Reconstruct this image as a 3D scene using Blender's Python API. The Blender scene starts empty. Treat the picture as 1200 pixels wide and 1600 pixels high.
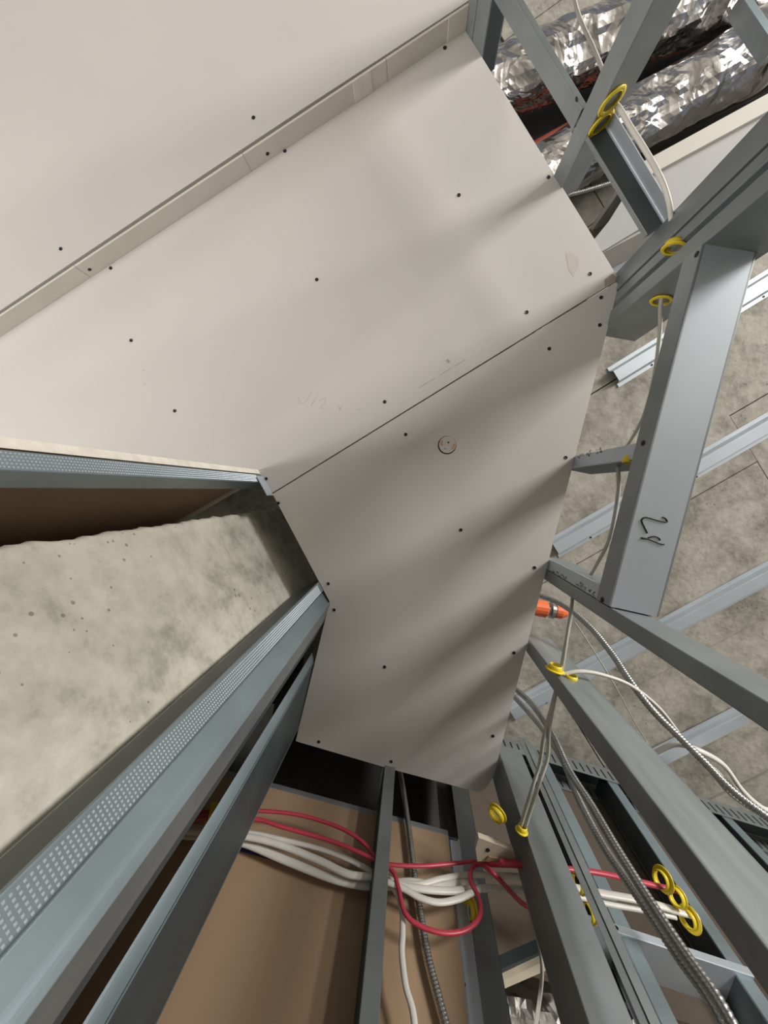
import bpy, bmesh, math, random
from mathutils import Vector, Matrix, noise
random.seed(7)
scene = bpy.context.scene
COL = scene.collection

# ---------------------------------------------------------------- camera
F = 600.0                      # focal length in pixels of the 1200x1600 frame
CAM = Vector((0, 0, 1.8))
VP = (645.0, 765.0)            # where plumb lines meet in the photograph
_zc = Vector(((VP[0]-600)/F, (800-VP[1])/F, -1)).normalized()
_xc = Vector((1, 0, 0)); _xc = (_xc - _zc*_xc.dot(_zc)).normalized()
_yc = _zc.cross(_xc)
ROT = Matrix((_xc, _yc, _zc))  # camera axes -> world (X right, Y down in the picture, Z up)
cam_d = bpy.data.cameras.new('camera'); cam = bpy.data.objects.new('camera', cam_d); COL.objects.link(cam)
cam_d.sensor_fit = 'VERTICAL'; cam_d.sensor_height = 36.0; cam_d.lens = F/1600*36.0
cam_d.clip_start = 0.01; cam_d.clip_end = 100
M4 = ROT.to_4x4(); M4.translation = CAM; cam.matrix_world = M4
scene.camera = cam

# ---------------------------------------------------------------- world, lights, exposure
world = bpy.data.worlds.new('overcast_sky'); scene.world = world; world.use_nodes = True
bg = world.node_tree.nodes['Background']; bg.inputs[0].default_value = (0.80, 0.88, 1.0, 1); bg.inputs[1].default_value = 0.23
def window_light(name, loc, target, w, h, power, color):
    d = bpy.data.lights.new(name, 'AREA'); d.shape = 'RECTANGLE'; d.size = w; d.size_y = h; d.energy = power; d.color = color
    o = bpy.data.objects.new(name, d); COL.objects.link(o); o.location = loc
    o.rotation_euler = (Vector(target)-Vector(loc)).to_track_quat('-Z', 'Y').to_euler(); return o
window_light('window_daylight', (4.2, -2.8, 1.25), (0, 0, 1.9), 1.35, 1.35, 265, (1.0, 0.97, 0.93))
window_light('window_daylight', (-3.5, 1.15, 1.0), (-0.6, -0.3, 2.5), 1.5, 1.5, 112, (1.0, 0.955, 0.90))
scene.view_settings.view_transform = 'Standard'; scene.view_settings.look = 'None'
scene.view_settings.gamma = 1.0; scene.view_settings.use_curve_mapping = False
scene.view_settings.exposure = 0.12
scene.cycles.max_bounces = 7; scene.cycles.diffuse_bounces = 4; scene.cycles.glossy_bounces = 4; scene.cycles.caustics_reflective = False; scene.cycles.caustics_refractive = False

# ---------------------------------------------------------------- geometry of the place
CZ = 2.70                      # underside of the gypsum ceiling
SZ = 3.12                      # underside of the concrete slab
def ray(px, py):
    d = Vector(((px-600)/F, (800-py)/F, -1)); return ROT @ d
def P(px, py, z):
    r = ray(px, py); return CAM + r*((z-CAM.z)/r.z)
class Wall:
    """a vertical plane through two points; s runs along it, d away from the camera"""
    def __init__(self, p0, p1, z=CZ):
        self.O = P(*p0, z); E = P(*p1, z); self.O.z = 0; E.z = 0
        self.u = (E-self.O).normalized(); self.L = (E-self.O).length
        n = Vector((self.u.y, -self.u.x, 0))
        self.n = n if n.dot(self.O) > 0 else -n
    def hit(self, px, py, d=0.0):
        r = ray(px, py); t = (self.n.dot(self.O)+d - self.n.dot(CAM))/self.n.dot(r)
        X = CAM + r*t; return (X-self.O).dot(self.u), X.z
    def hit_s(self, px, py, s):
        r = ray(px, py); t = (self.u.dot(self.O)+s - self.u.dot(CAM))/self.u.dot(r)
        X = CAM + r*t; return (X-self.O).dot(self.n), X.z
    def pt(self, s, d, z):
        p = self.O + self.u*s + self.n*d; p.z = z; return p
W1 = Wall((424, 772), (515, 940)); W2 = Wall((515, 940), (462, 1158)); W3 = Wall((462, 1158), (765, 1238))
W4 = Wall((965, 440), (770, 1235)); W5 = Wall((727, 48), (957, 428)); W6 = Wall((790, 1165), (1200, 1290), 3.07)
Z3 = Vector((0, 0, 1))

# ---------------------------------------------------------------- materials
def mat(name, color, rough=0.6, metal=0.0, var=0.0, vscale=8.0, bump=0.0, bscale=30.0, color2=None, detail=6.0, stretch=None):
    m = bpy.data.materials.new(name); m.use_nodes = True; nt = m.node_tree; N = nt.nodes; L = nt.links
    b = N['Principled BSDF']; b.inputs['Roughness'].default_value = rough; b.inputs['Metallic'].default_value = metal
    b.inputs['Base Color'].default_value = (*color, 1)
    tc = N.new('ShaderNodeTexCoord'); src = tc.outputs['Object']
    if stretch:
        mp = N.new('ShaderNodeMapping'); mp.inputs['Scale'].default_value = stretch; L.new(src, mp.inputs[0]); src = mp.outputs[0]
    if var or color2:
        nz = N.new('ShaderNodeTexNoise'); nz.inputs['Scale'].default_value = vscale; nz.inputs['Detail'].default_value = detail; L.new(src, nz.inputs['Vector'])
        cr = N.new('ShaderNodeValToRGB'); cr.color_ramp.elements[0].position = 0.32; cr.color_ramp.elements[1].position = 0.68
        c2 = color2 or tuple(min(1, c*(1+var)) for c in color); c1 = color if color2 else tuple(c*(1-var) for c in color)
        cr.color_ramp.elements[0].color = (*c1, 1); cr.color_ramp.elements[1].color = (*c2, 1)
        L.new(nz.outputs['Fac'], cr.inputs[0]); L.new(cr.outputs[0], b.inputs['Base Color'])
    if bump:
        nb = N.new('ShaderNodeTexNoise'); nb.inputs['Scale'].default_value = bscale; nb.inputs['Detail'].default_value = 5; L.new(src, nb.inputs['Vector'])
        bp = N.new('ShaderNodeBump'); bp.inputs['Strength'].default_value = bump; bp.inputs['Distance'].default_value = 0.004
        L.new(nb.outputs['Fac'], bp.inputs['Height']); L.new(bp.outputs[0], b.inputs['Normal'])
    return m
def concrete(name, c_dark, c_mid, c_light, pit=0.012):
    m = bpy.data.materials.new(name); m.use_nodes = True; nt = m.node_tree; N = nt.nodes; L = nt.links
    b = N['Principled BSDF']; b.inputs['Roughness'].default_value = 0.9
    tc = N.new('ShaderNodeTexCoord')
    n1 = N.new('ShaderNodeTexNoise'); n1.inputs['Scale'].default_value = 7.0; n1.inputs['Detail'].default_value = 9; n1.inputs['Roughness'].default_value = 0.62
    n1.inputs['Distortion'].default_value = 0.25
    L.new(tc.outputs['Object'], n1.inputs['Vector'])
    cr = N.new('ShaderNodeValToRGB'); e = cr.color_ramp.elements
    e[0].position = 0.33; e[0].color = (*c_dark, 1); e[1].position = 0.62; e[1].color = (*c_light, 1)
    x = e.new(0.47); x.color = (*c_mid, 1)
    n4 = N.new('ShaderNodeTexNoise'); n4.inputs['Scale'].default_value = 34.0; n4.inputs['Detail'].default_value = 8; n4.inputs['Roughness'].default_value = 0.7; L.new(tc.outputs['Object'], n4.inputs['Vector'])
    mm = N.new('ShaderNodeMath'); mm.operation = 'MULTIPLY_ADD'; mm.inputs[1].default_value = 0.55; mm.inputs[2].default_value = -0.275; L.new(n4.outputs['Fac'], mm.inputs[0])
    sm = N.new('ShaderNodeMath'); sm.operation = 'ADD'; L.new(n1.outputs['Fac'], sm.inputs[0]); L.new(mm.outputs[0], sm.inputs[1])
    L.new(sm.outputs[0], cr.inputs[0])
    vo = N.new('ShaderNodeTexVoronoi'); vo.inputs['Scale'].default_value = 58.0; vo.inputs['Randomness'].default_value = 1.0
    L.new(tc.outputs['Object'], vo.inputs['Vector'])
    n2 = N.new('ShaderNodeTexNoise'); n2.inputs['Scale'].default_value = 9.0; L.new(tc.outputs['Object'], n2.inputs['Vector'])
    th = N.new('ShaderNodeMath'); th.operation = 'MULTIPLY_ADD'; th.inputs[1].default_value = 0.60; th.inputs[2].default_value = -0.23
    L.new(n2.outputs['Fac'], th.inputs[0])
    lt = N.new('ShaderNodeMath'); lt.operation = 'LESS_THAN'; L.new(vo.outputs['Distance'], lt.inputs[0]); L.new(th.outputs[0], lt.inputs[1])
    mx = N.new('ShaderNodeMix'); mx.data_type = 'RGBA'; mx.blend_type = 'MULTIPLY'
    L.new(lt.outputs[0], mx.inputs['Factor']); L.new(cr.outputs[0], mx.inputs[6]); mx.inputs[7].default_value = (0.55, 0.53, 0.48, 1)
    L.new(mx.outputs[2], b.inputs['Base Color'])
    n3 = N.new('ShaderNodeTexNoise'); n3.inputs['Scale'].default_value = 60; n3.inputs['Detail'].default_value = 6; L.new(tc.outputs['Object'], n3.inputs['Vector'])
    bp = N.new('ShaderNodeBump'); bp.inputs['Strength'].default_value = 0.5; bp.inputs['Distance'].default_value = 0.004
    L.new(n3.outputs['Fac'], bp.inputs['Height']); L.new(bp.outputs[0], b.inputs['Normal'])
    return m
def foil(name):
    m = bpy.data.materials.new(name); m.use_nodes = True; nt = m.node_tree; N = nt.nodes; L = nt.links
    b = N['Principled BSDF']; b.inputs['Metallic'].default_value = 1.0; b.inputs['Roughness'].default_value = 0.22; b.inputs['Base Color'].default_value = (0.62, 0.60, 0.60, 1)
    tc = N.new('ShaderNodeTexCoord')
    vo = N.new('ShaderNodeTexVoronoi'); vo.inputs['Scale'].default_value = 13; L.new(tc.outputs['Object'], vo.inputs['Vector'])
    nz = N.new('ShaderNodeTexNoise'); nz.inputs['Scale'].default_value = 10; nz.inputs['Detail'].default_value = 2; nz.inputs['Distortion'].default_value = 1.6
    L.new(tc.outputs['Object'], nz.inputs['Vector'])
    ad = N.new('ShaderNodeMath'); ad.operation = 'ADD'; L.new(vo.outputs['Distance'], ad.inputs[0]); L.new(nz.outputs['Fac'], ad.inputs[1])
    bp = N.new('ShaderNodeBump'); bp.inputs['Strength'].default_value = 0.75; bp.inputs['Distance'].default_value = 0.018
    L.new(ad.outputs[0], bp.inputs['Height']); L.new(bp.outputs[0], b.inputs['Normal'])
    return m
M = {}
M['paper'] = mat('gypsum_face_paper', (0.66, 0.635, 0.61), 0.75, var=0.03, vscale=2.5, bump=0.02, bscale=12)
M['paper_strip'] = mat('gypsum_strip_paper', (0.70, 0.67, 0.60), 0.75, var=0.04, vscale=9)
M['tape'] = mat('joint_tape', (0.80, 0.76, 0.69), 0.7, var=0.05, vscale=30)
M['paper_grey'] = mat('grey_gypsum_paper', (0.50, 0.50, 0.495), 0.75, var=0.04, vscale=4)
M['core'] = mat('gypsum_core', (0.78, 0.73, 0.63), 0.9, var=0.1, vscale=60, bump=0.3, bscale=150)
M['kraft'] = mat('kraft_back_paper', (0.36, 0.245, 0.15), 0.85, var=0.06, vscale=3)
M['brown'] = mat('shaded_brown_board', (0.095, 0.072, 0.052), 0.85, var=0.15, vscale=5)  # board brown darkened to stand in for deep shade
M['torn'] = mat('torn_paper_ply', (0.40, 0.345, 0.29), 0.9, var=0.1, vscale=40)
M['stain'] = mat('damp_stain', (0.615, 0.578, 0.538), 0.75)
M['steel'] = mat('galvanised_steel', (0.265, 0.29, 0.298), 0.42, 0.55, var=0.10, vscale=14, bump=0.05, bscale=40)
M['steel_blue'] = mat('bluish_galvanised_steel', (0.265, 0.325, 0.355), 0.40, 0.55, var=0.14, vscale=7, bump=0.05, bscale=40)
M['steel_streak'] = mat('streaked_galvanised_steel', (0.25, 0.285, 0.285), 0.42, 0.5, vscale=9, color2=(0.40, 0.44, 0.435), bump=0.05, bscale=40, stretch=(3, 3, 0.5), detail=4)
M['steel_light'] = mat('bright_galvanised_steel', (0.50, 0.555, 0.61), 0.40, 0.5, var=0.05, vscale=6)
M['steel_dark'] = mat('shade_dark_steel', (0.065, 0.082, 0.086), 0.5, 0.4, var=0.15, vscale=10)  # darker copy of the steel; shade on webs and insides is painted
M['hat'] = mat('zinc_furring', (0.56, 0.62, 0.68), 0.38, 0.45, var=0.05, vscale=10)
M['column'] = concrete('column_concrete', (0.44, 0.42, 0.345), (0.66, 0.63, 0.525), (0.80, 0.765, 0.655))
M['slab'] = concrete('slab_concrete', (0.24, 0.222, 0.19), (0.36, 0.34, 0.29), (0.47, 0.445, 0.39))
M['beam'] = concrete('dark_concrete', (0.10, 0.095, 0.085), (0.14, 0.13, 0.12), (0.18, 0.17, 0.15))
M['void'] = concrete('void_shade_concrete', (0.03, 0.028, 0.025), (0.04, 0.038, 0.034), (0.05, 0.047, 0.042))  # near-black stands in for shade in the void
M['floor'] = concrete('floor_concrete', (0.42, 0.40, 0.36), (0.50, 0.48, 0.44), (0.56, 0.54, 0.49))
M['foil'] = foil('aluminium_foil')
M['foil_tape'] = mat('foil_tape', (0.62, 0.60, 0.58), 0.35, 0.7, var=0.05)
M['screw'] = mat('black_phosphate', (0.02, 0.02, 0.02), 0.5, 0.3)
M['yellow'] = mat('yellow_nylon', (0.85, 0.66, 0.03), 0.4, var=0.06, vscale=20)
M['white_cable'] = mat('white_pvc', (0.72, 0.70, 0.64), 0.4, var=0.05, vscale=30)
M['grey_cable'] = mat('grey_pvc', (0.50, 0.49, 0.44), 0.45, var=0.05, vscale=30)
M['red_cable'] = mat('red_pvc', (0.52, 0.045, 0.075), 0.38, var=0.08, vscale=30)
M['armour'] = mat('armoured_steel', (0.42, 0.42, 0.41), 0.3, 0.9, var=0.1, vscale=40)
M['orange'] = mat('orange_plastic', (0.85, 0.17, 0.05), 0.4, var=0.08, vscale=25)
M['red_pipe'] = mat('red_primer', (0.45, 0.10, 0.06), 0.5, var=0.1, vscale=15)
M['ink'] = mat('black_ink', (0.012, 0.010, 0.012), 0.5)
M['pencil'] = mat('pencil_grey', (0.46, 0.44, 0.41), 0.7)
M['print'] = mat('grey_print', (0.40, 0.38, 0.36), 0.7)
M['stamp'] = mat('stencil_grey', (0.18, 0.19, 0.19), 0.6)
M['spray'] = mat('orange_spray_paint', (0.90, 0.32, 0.18), 0.6)
M['blue_tape'] = mat('blue_tape', (0.02, 0.04, 0.20), 0.5)
M['beige'] = mat('beige_board', (0.62, 0.55, 0.42), 0.8, var=0.06, vscale=20)
M['gap_dark'] = mat('gap_shade', (0.055, 0.05, 0.048), 0.7, var=0.2, vscale=12)  # shade between the foil ducts, put in as colour
M['tan_wrap'] = mat('tan_duct_wrap', (0.55, 0.42, 0.25), 0.7, var=0.12, vscale=14)

# ---------------------------------------------------------------- helpers
def thing(name, label, cat, loc=(0, 0, 0), group=None, kind=None):
    o = bpy.data.objects.new(name, None); COL.objects.link(o); o.location = loc; o.empty_display_size = 0.05
    if label: o['label'] = label
    if cat: o['category'] = cat
    if group: o['group'] = group
    if kind: o['kind'] = kind
    return o
def tag(o, label, cat=None, group=None, kind=None):
    o['label'] = label
    if cat: o['category'] = cat
    if group: o['group'] = group
    if kind: o['kind'] = kind
    return o
def base_of(o):
    v = Vector((0, 0, 0))
    while o: v += o.location; o = o.parent
    return v
def mk(name, verts, faces, m, parent=None, smooth=False, loc=None, fmats=None):
    """one mesh object; vertices come in world coordinates"""
    if loc is None:
        loc = Vector((0, 0, 0)) if parent else sum((Vector(v) for v in verts), Vector())/len(verts)
    base = loc + (base_of(parent) if parent else Vector())
    me = bpy.data.meshes.new(name); me.from_pydata([tuple(Vector(v)-base) for v in verts], [], faces)
    mats = m if isinstance(m, list) else [m]
    for k in mats: me.materials.append(M[k])
    if fmats: me.polygons.foreach_set('material_index', fmats)
    bm = bmesh.new(); bm.from_mesh(me); bmesh.ops.recalc_face_normals(bm, faces=bm.faces); bm.to_mesh(me); bm.free()
    if smooth: me.polygons.foreach_set('use_smooth', [True]*len(me.polygons))
    o = bpy.data.objects.new(name, me); COL.objects.link(o); o.location = loc
    if parent: o.parent = parent
    return o
BOXF = [(0, 1, 2, 3), (7, 6, 5, 4), (0, 4, 5, 1), (1, 5, 6, 2), (2, 6, 7, 3), (3, 7, 4, 0)]
def boxv(o, A, B, C, a, b, c):
    r = []
    for cc in c:
        for aa, bb in ((a[0], b[0]), (a[1], b[0]), (a[1], b[1]), (a[0], b[1])):
            r.append(o + A*aa + B*bb + C*cc)
    return r
def wbox(name, w, s, d, z, m, parent=None, bevel=0.0):
    o = mk(name, boxv(w.O, w.u, w.n, Z3, s, d, z), BOXF, m, parent)
    if bevel: add_bevel(o, bevel)
    return o
def add_bevel(o, w, seg=2):
    b = o.modifiers.new('bevel', 'BEVEL'); b.width = w; b.segments = seg; b.limit_method = 'ANGLE'
def prism(poly, z0, z1):
    n = len(poly); v = [Vector((p.x, p.y, z0)) for p in poly] + [Vector((p.x, p.y, z1)) for p in poly]
    f = [tuple(range(n)), tuple(range(2*n-1, n-1, -1))] + [(i, (i+1) % n, n+(i+1) % n, n+i) for i in range(n)]
    return v, f
def fillet(poly, r=0.0022, seg=3):
    out = [Vector(poly[0])]
    for i in range(1, len(poly)-1):
        a, b, c = Vector(poly[i-1]), Vector(poly[i]), Vector(poly[i+1])
        da, dc = (a-b), (c-b); k = min(r, da.length*0.45, dc.length*0.45)
        p, q = b+da.normalized()*k, b+dc.normalized()*k
        for j in range(seg+1):
            t = j/seg; out.append(p*(1-t)**2 + b*2*t*(1-t) + q*t*t)
    out.append(Vector(poly[-1])); return out
def sheet(poly, t, o, A, B, C, c0, c1):
    """bent sheet metal: a polyline in the A,B plane with thickness t, drawn out along C"""
    pl = [Vector(p) for p in poly]; n = len(pl); off = []
    for i in range(n):
        if i == 0: d = pl[1]-pl[0]
        elif i == n-1: d = pl[-1]-pl[-2]
        else: d = (pl[i]-pl[i-1]).normalized()+(pl[i+1]-pl[i]).normalized()
        d.normalize(); off.append(pl[i]+Vector((-d.y, d.x))*t)
    ring = pl + off[::-1]; m = len(ring); v = []
    for c in (c0, c1):
        for p in ring: v.append(o + A*p.x + B*p.y + C*c)
    f = [(i, (i+1) % m, m+(i+1) % m, m+i) for i in range(m)]
    for i in range(n-1):
        a, b, c, d = i, i+1, m-2-i, m-1-i
        f.append((a, b, c, d)); f.append((m+d, m+c, m+b, m+a))
    return v, f
T = 0.0013
def stud(w, s_web, s_lip, label, name='metal_stud', z0=0.0, z1=CZ+0.05, depth=0.064, d0=0.001, lip=0.008, m='steel', group='steel wall studs', cat='stud', front_m=None, web_m=None, holes=()):
    sg = 1 if s_lip > s_web else -1
    root = thing(name, label, cat, w.pt((s_web+s_lip)/2, d0+depth/2, z0), group)
    k = 0.004; t = T*sg
    def part(nm, poly, mm):
        v, f = sheet(poly, t, w.O, w.u, w.n, Z3, z0, z1); return mk(nm, v, f, mm or m, root)
    part('web', [(s_web, d0+depth-k), (s_web, d0+k)], web_m)
    part('front_flange', fillet([(s_web, d0+k), (s_web, d0), (s_lip, d0), (s_lip, d0+lip)]), front_m)
    part('back_flange', fillet([(s_lip, d0+depth-lip), (s_lip, d0+depth), (s_web, d0+depth), (s_web, d0+depth-k)]), None)
    return root
def track_h(w, s0, s1, z, label, name, up=True, depth=0.066, flange=0.032, d0=0.0, m='steel', web_m=None, group=None, cat='track'):
    """horizontal U track with its web at height z and two flanges going up (or down)"""
    sg = 1 if up else -1
    root = thing(name, label, cat, w.pt((s0+s1)/2, d0+depth/2, z), group)
    k = 0.004
    def part(nm, poly, mm):
        v, f = sheet(poly, T*sg, w.O, w.n, Z3, w.u, s0, s1); return mk(nm, v, f, mm, root)
    part('web', [(d0+k, z), (d0+depth-k, z)], web_m or m)
    part('front_flange', fillet([(d0, z+sg*flange), (d0, z), (d0+k, z)]), m)
    part('back_flange', fillet([(d0+depth-k, z), (d0+depth, z), (d0+depth, z+sg*flange)]), m)
    return root
def catmull(pts, per=10):
    p = [Vector(x) for x in pts]; p = [p[0]*2-p[1]] + p + [p[-1]*2-p[-2]]; out = []
    for i in range(1, len(p)-2):
        a, b, c, d = p[i-1:i+3]
        for j in range(per):
            t = j/per
            out.append(0.5*((2*b)+(c-a)*t+(2*a-5*b+4*c-d)*t*t+(3*b-a-3*c+d)*t**3))
    out.append(p[-2]); return out
def resample(pts, step):
    out = [pts[0]]; acc = 0.0
    for a, b in zip(pts, pts[1:]):
        L = (b-a).length
        while acc + L >= step:
            t = (step-acc)/L; a = a.lerp(b, t); out.append(a); L = (b-a).length; acc = 0.0
            if L < 1e-9: break
        acc += L
    if (out[-1]-pts[-1]).length > 1e-4: out.append(pts[-1])
    return out
def sweep(path, rad, seg=8, ry=None, twist=0.0):
    v = []; f = []; n = len(path)
    t0 = (path[1]-path[0]).normalized(); N = t0.orthogonal().normalized()
    if abs(t0.z) < 0.9: N = (Z3 - t0*Z3.dot(t0)).normalized()
    for i, p in enumerate(path):
        t = (path[min(i+1, n-1)]-path[max(i-1, 0)]).normalized()
        N = (N - t*N.dot(t)).normalized(); Bn = t.cross(N)
        r = rad(i) if callable(rad) else rad; r2 = ry if ry else r
        for k in range(seg):
            a = 2*math.pi*k/seg + twist
            v.append(p + N*math.cos(a)*r + Bn*math.sin(a)*r2)
    for i in range(n-1):
        for k in range(seg):
            f.append((i*seg+k, i*seg+(k+1) % seg, (i+1)*seg+(k+1) % seg, (i+1)*seg+k))
    f.append(tuple(range(seg-1, -1, -1))); f.append(tuple(range((n-1)*seg, n*seg)))
    return v, f
def cable(pts, m, label, r=0.0035, ry=None, name='electrical_cable', group='electrical cables', cat='cable'):
    v, f = sweep(catmull([P(*p) for p in pts], 10), r, 8, ry)
    return tag(mk(name, v, f, m, smooth=True), label, cat, group)
def armoured(pts, label, r=0.0065, group='armoured cables', pitch=0.0048):
    path = resample(catmull([P(*p) for p in pts], 14), pitch/3)
    v, f = sweep(path, lambda i: r*(1.0, 1.0, 0.80)[i % 3], 8)
    return tag(mk('armoured_cable', v, f, 'armour', smooth=True), label, 'cable', group)
def ring(center, axis, ro, ri, th, seg=20):
    a = axis.normalized(); A = a.orthogonal().normalized(); B = a.cross(A); v = []; f = []
    prof = [(ri, -th/2), (ro-0.001, -th/2), (ro, 0), (ro-0.001, th/2), (ri, th/2)]
    for k in range(seg):
        c, s = math.cos(2*math.pi*k/seg), math.sin(2*math.pi*k/seg)
        for r, h in prof: v.append(center + (A*c+B*s)*r + a*h)
    n = len(prof)
    for k in range(seg):
        for j in range(n):
            f.append((k*n+j, k*n+(j+1) % n, ((k+1) % seg)*n+(j+1) % n, ((k+1) % seg)*n+j))
    return v, f
def grommet(center, axis, label, r=0.020, open_r=0.0135, group='yellow cable grommets'):
    root = thing('cable_grommet', label, 'grommet', center, group)
    v, f = ring(center, axis, r, open_r, 0.003); mk('rim', v, f, 'yellow', root, True)
    v, f = ring(center-axis.normalized()*0.004, axis, open_r+0.0022, open_r, 0.012); mk('sleeve', v, f, 'yellow', root, True)
    return root
def screw_mesh():
    v = []; f = []; R = 12; prof = [(0.0038, 0.0), (0.0040, -0.0008), (0.0030, -0.0012), (0.0014, -0.0006)]
    for r, z in prof:
        for k in range(R): v.append((r*math.cos(2*math.pi*k/R), r*math.sin(2*math.pi*k/R), z))
    for j in range(3):
        for k in range(R): f.append((j*R+k, j*R+(k+1) % R, (j+1)*R+(k+1) % R, (j+1)*R+k))
    f.append(tuple(3*R+k for k in range(R)))
    me = bpy.data.meshes.new('screw'); me.from_pydata(v, [], f); me.materials.append(M['screw']); return me
SCREW = screw_mesh()
def screw(pos, normal, parent, k=1.0):
    o = bpy.data.objects.new('screw', SCREW); COL.objects.link(o)
    o.location = pos - base_of(parent); o.parent = parent; o.scale = (k, k, k)
    o.rotation_euler = Vector(normal).to_track_quat('-Z', 'Y').to_euler(); return o
def stroke(name, pts, m, parent, r=0.0012):
    v, f = sweep(catmull(pts, 6) if len(pts) > 2 else [Vector(p) for p in pts], r, 5); return mk(name, v, f, m, parent, True)
def strokes(name, lines, m, parent, r=0.001, smooth=True):
    V = []; Fc = []
    for pts in lines:
        v, f = sweep(catmull(pts, 5) if smooth and len(pts) > 2 else [Vector(p) for p in pts], r, 5)
        k = len(V); V += v; Fc += [tuple(i+k for i in q) for q in f]
    return mk(name, V, Fc, m, parent, True)

# ================================================================= SETTING
DN = Vector((0, 0, -1))
# floor
fl = mk('floor', *prism([Vector(p) for p in ((-7, -7, 0), (7, -7, 0), (7, 7, 0), (-7, 7, 0))], -0.1, 0.0), 'floor'); fl['kind'] = 'structure'
tag(fl, 'bare pale concrete floor under the stud walls')

# ---- gypsum ceiling: two boards butted along a diagonal seam
ceil_root = thing('ceiling', 'pale unpainted gypsum board ceiling screwed up in two sheets', None, P(600, 700, CZ), kind='structure')
def board_mesh(poly_px, hole=None, z=CZ, th=0.0127):
    pts = [P(x, y, z) for x, y in poly_px]
    bm = bmesh.new(); es = []
    def loop(ps):
        vs = [bm.verts.new(p) for p in ps]
        for i in range(len(vs)): es.append(bm.edges.new((vs[i], vs[(i+1) % len(vs)])))
    loop(pts)
    if hole: loop([hole[0] + Vector((math.cos(2*math.pi*k/28), math.sin(2*math.pi*k/28), 0))*hole[1] for k in range(28)])
    bmesh.ops.triangle_fill(bm, edges=es, use_beauty=True)
    fs = list(bm.faces)
    r = bmesh.ops.extrude_face_region(bm, geom=fs)
    bmesh.ops.translate(bm, verts=[g for g in r['geom'] if isinstance(g, bmesh.types.BMVert)], vec=(0, 0, th))
    bm.verts.ensure_lookup_table(); bm.faces.ensure_lookup_table(); bm.verts.index_update()
    v = [x.co.copy() for x in bm.verts]; f = [tuple(x.index for x in q.verts) for q in bm.faces]; bm.free()
    return v, f
def board(poly_px, parent, hole=None, name='gypsum_board'):
    v, f = board_mesh(poly_px, hole)
    o = mk(name, v, f, ['paper', 'core'], parent)
    me = o.data
    for p in me.polygons:
        p.material_index = 1 if abs(p.normal.z) < 0.5 else 0
    return o
seam = [(425.5, 771.0), (961.5, 440.5)]
# the long sheet runs on past the corridor wall at the picture's edge
far_l = (-420, 802); far_u = (-420, 802)
bA = board([(425.0, 770.2), (960.8, 439.4), (964, 431), (950, 408), (727.5, 48), (0, 527), (-300, 724), (-300, 1150), (403, 747)], ceil_root)
tag(bA, 'long gypsum sheet with pencil marks near its lower edge')
hole_c = P(698.5, 695.5, CZ)
bB = board([(426.0, 772.0), (962.0, 441.4), (967, 444), (772, 1210), (766, 1222), (757, 1233), (748, 1238), (612, 1202), (462, 1158), (515, 940)], ceil_root, hole=(hole_c, 0.0212))
tag(bB, 'kinked gypsum sheet with a sawn round hole')
for x, y in [(173, 419), (445, 236), (695, 75), (717, 305), (495, 437), (205, 532), (273, 642), (601, 628), (823, 488), (857, 277), (922, 428), (416, 748)]:
    screw(P(x, y, CZ), DN, bA)
for x, y in [(939, 465), (937, 508), (858, 545), (634, 679), (435, 786), (884, 715), (720, 828), (835, 887), (513, 912), (522, 953), (803, 1020), (601, 1042), (498, 1159), (611, 1190), (770, 1150)]:
    screw(P(x, y, CZ), DN, bB)
# sawn plug in the round hole
plug = mk('hole_plug', *prism([hole_c + Vector((0.0009, -0.0012, 0)) + Vector((math.cos(a*math.pi/14), math.sin(a*math.pi/14), 0))*0.0193 for a in range(28)], CZ-0.0004, CZ+0.012), 'paper', ceil_root)
tag(plug, 'sawn round plug with smears of orange spray paint')
screw(P(700.7, 691.5, CZ-0.0004), DN, plug, 0.5)
strokes('spray_mark', [[P(691, 688, CZ-0.0006), P(690.5, 692, CZ-0.0006), P(692, 695, CZ-0.0006)], [P(710.5, 693, CZ-0.0006), P(710, 698, CZ-0.0006), P(707.5, 700.5, CZ-0.0006)]], 'spray', plug, 0.0019)
strokes('pencil_mark', [[P(694.5, 700, CZ-0.0006), P(697, 701.5, CZ-0.0006), P(699.5, 701.3, CZ-0.0006)]], 'print', plug, 0.0007)
# pencil scribble, printed line, small dash
cz = CZ+0.0003
strokes('pencil_writing', [[P(466, 622, cz), P(470, 630, cz), P(478, 627, cz), P(487, 613, cz)], [P(486, 634, cz), P(498, 615, cz)], [P(499, 626, cz), P(507, 622, cz), P(508, 629, cz), P(500, 637, cz), P(510, 638, cz)],
    [P(529, 642, cz), P(535, 634, cz)], [P(528, 635, cz), P(532, 640, cz)], [P(558, 640, cz), P(566, 639, cz)]], 'pencil', bA, 0.0006)
dashes = []
for k in range(22):
    if k in (8, 9, 16): continue
    t = k/22; x, y = 654+(727-654)*t, 606.5+(562-606.5)*t
    dashes.append([P(x, y, cz), P(x+2.3, y-1.4, cz)])
strokes('printed_line', dashes, 'print', bA, 0.0009, False)
strokes('printed_dash', [[P(698, 562, cz), P(702, 566, cz)]], 'print', bA, 0.0018, False)
strokes('scuff_mark', [[P(221, 579, cz), P(226, 578.5, cz)], [P(224, 599, cz), P(228, 601, cz)]], 'print', bA, 0.0006, False)

# torn paper at the ceiling corner
chip = mk('torn_paper', *prism([P(944, 437, CZ), P(956, 428, CZ), P(963.5, 432, CZ), P(960, 439, CZ), P(944.5, 448, CZ)], CZ-0.0006, CZ), 'torn', bA)
mk('water_stain', *prism([P(884, 396, CZ), P(890, 392, CZ), P(905, 404, CZ), P(904, 418, CZ), P(896, 432, CZ), P(888, 420, CZ)], CZ-0.0003, CZ), 'stain', bA)

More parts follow.
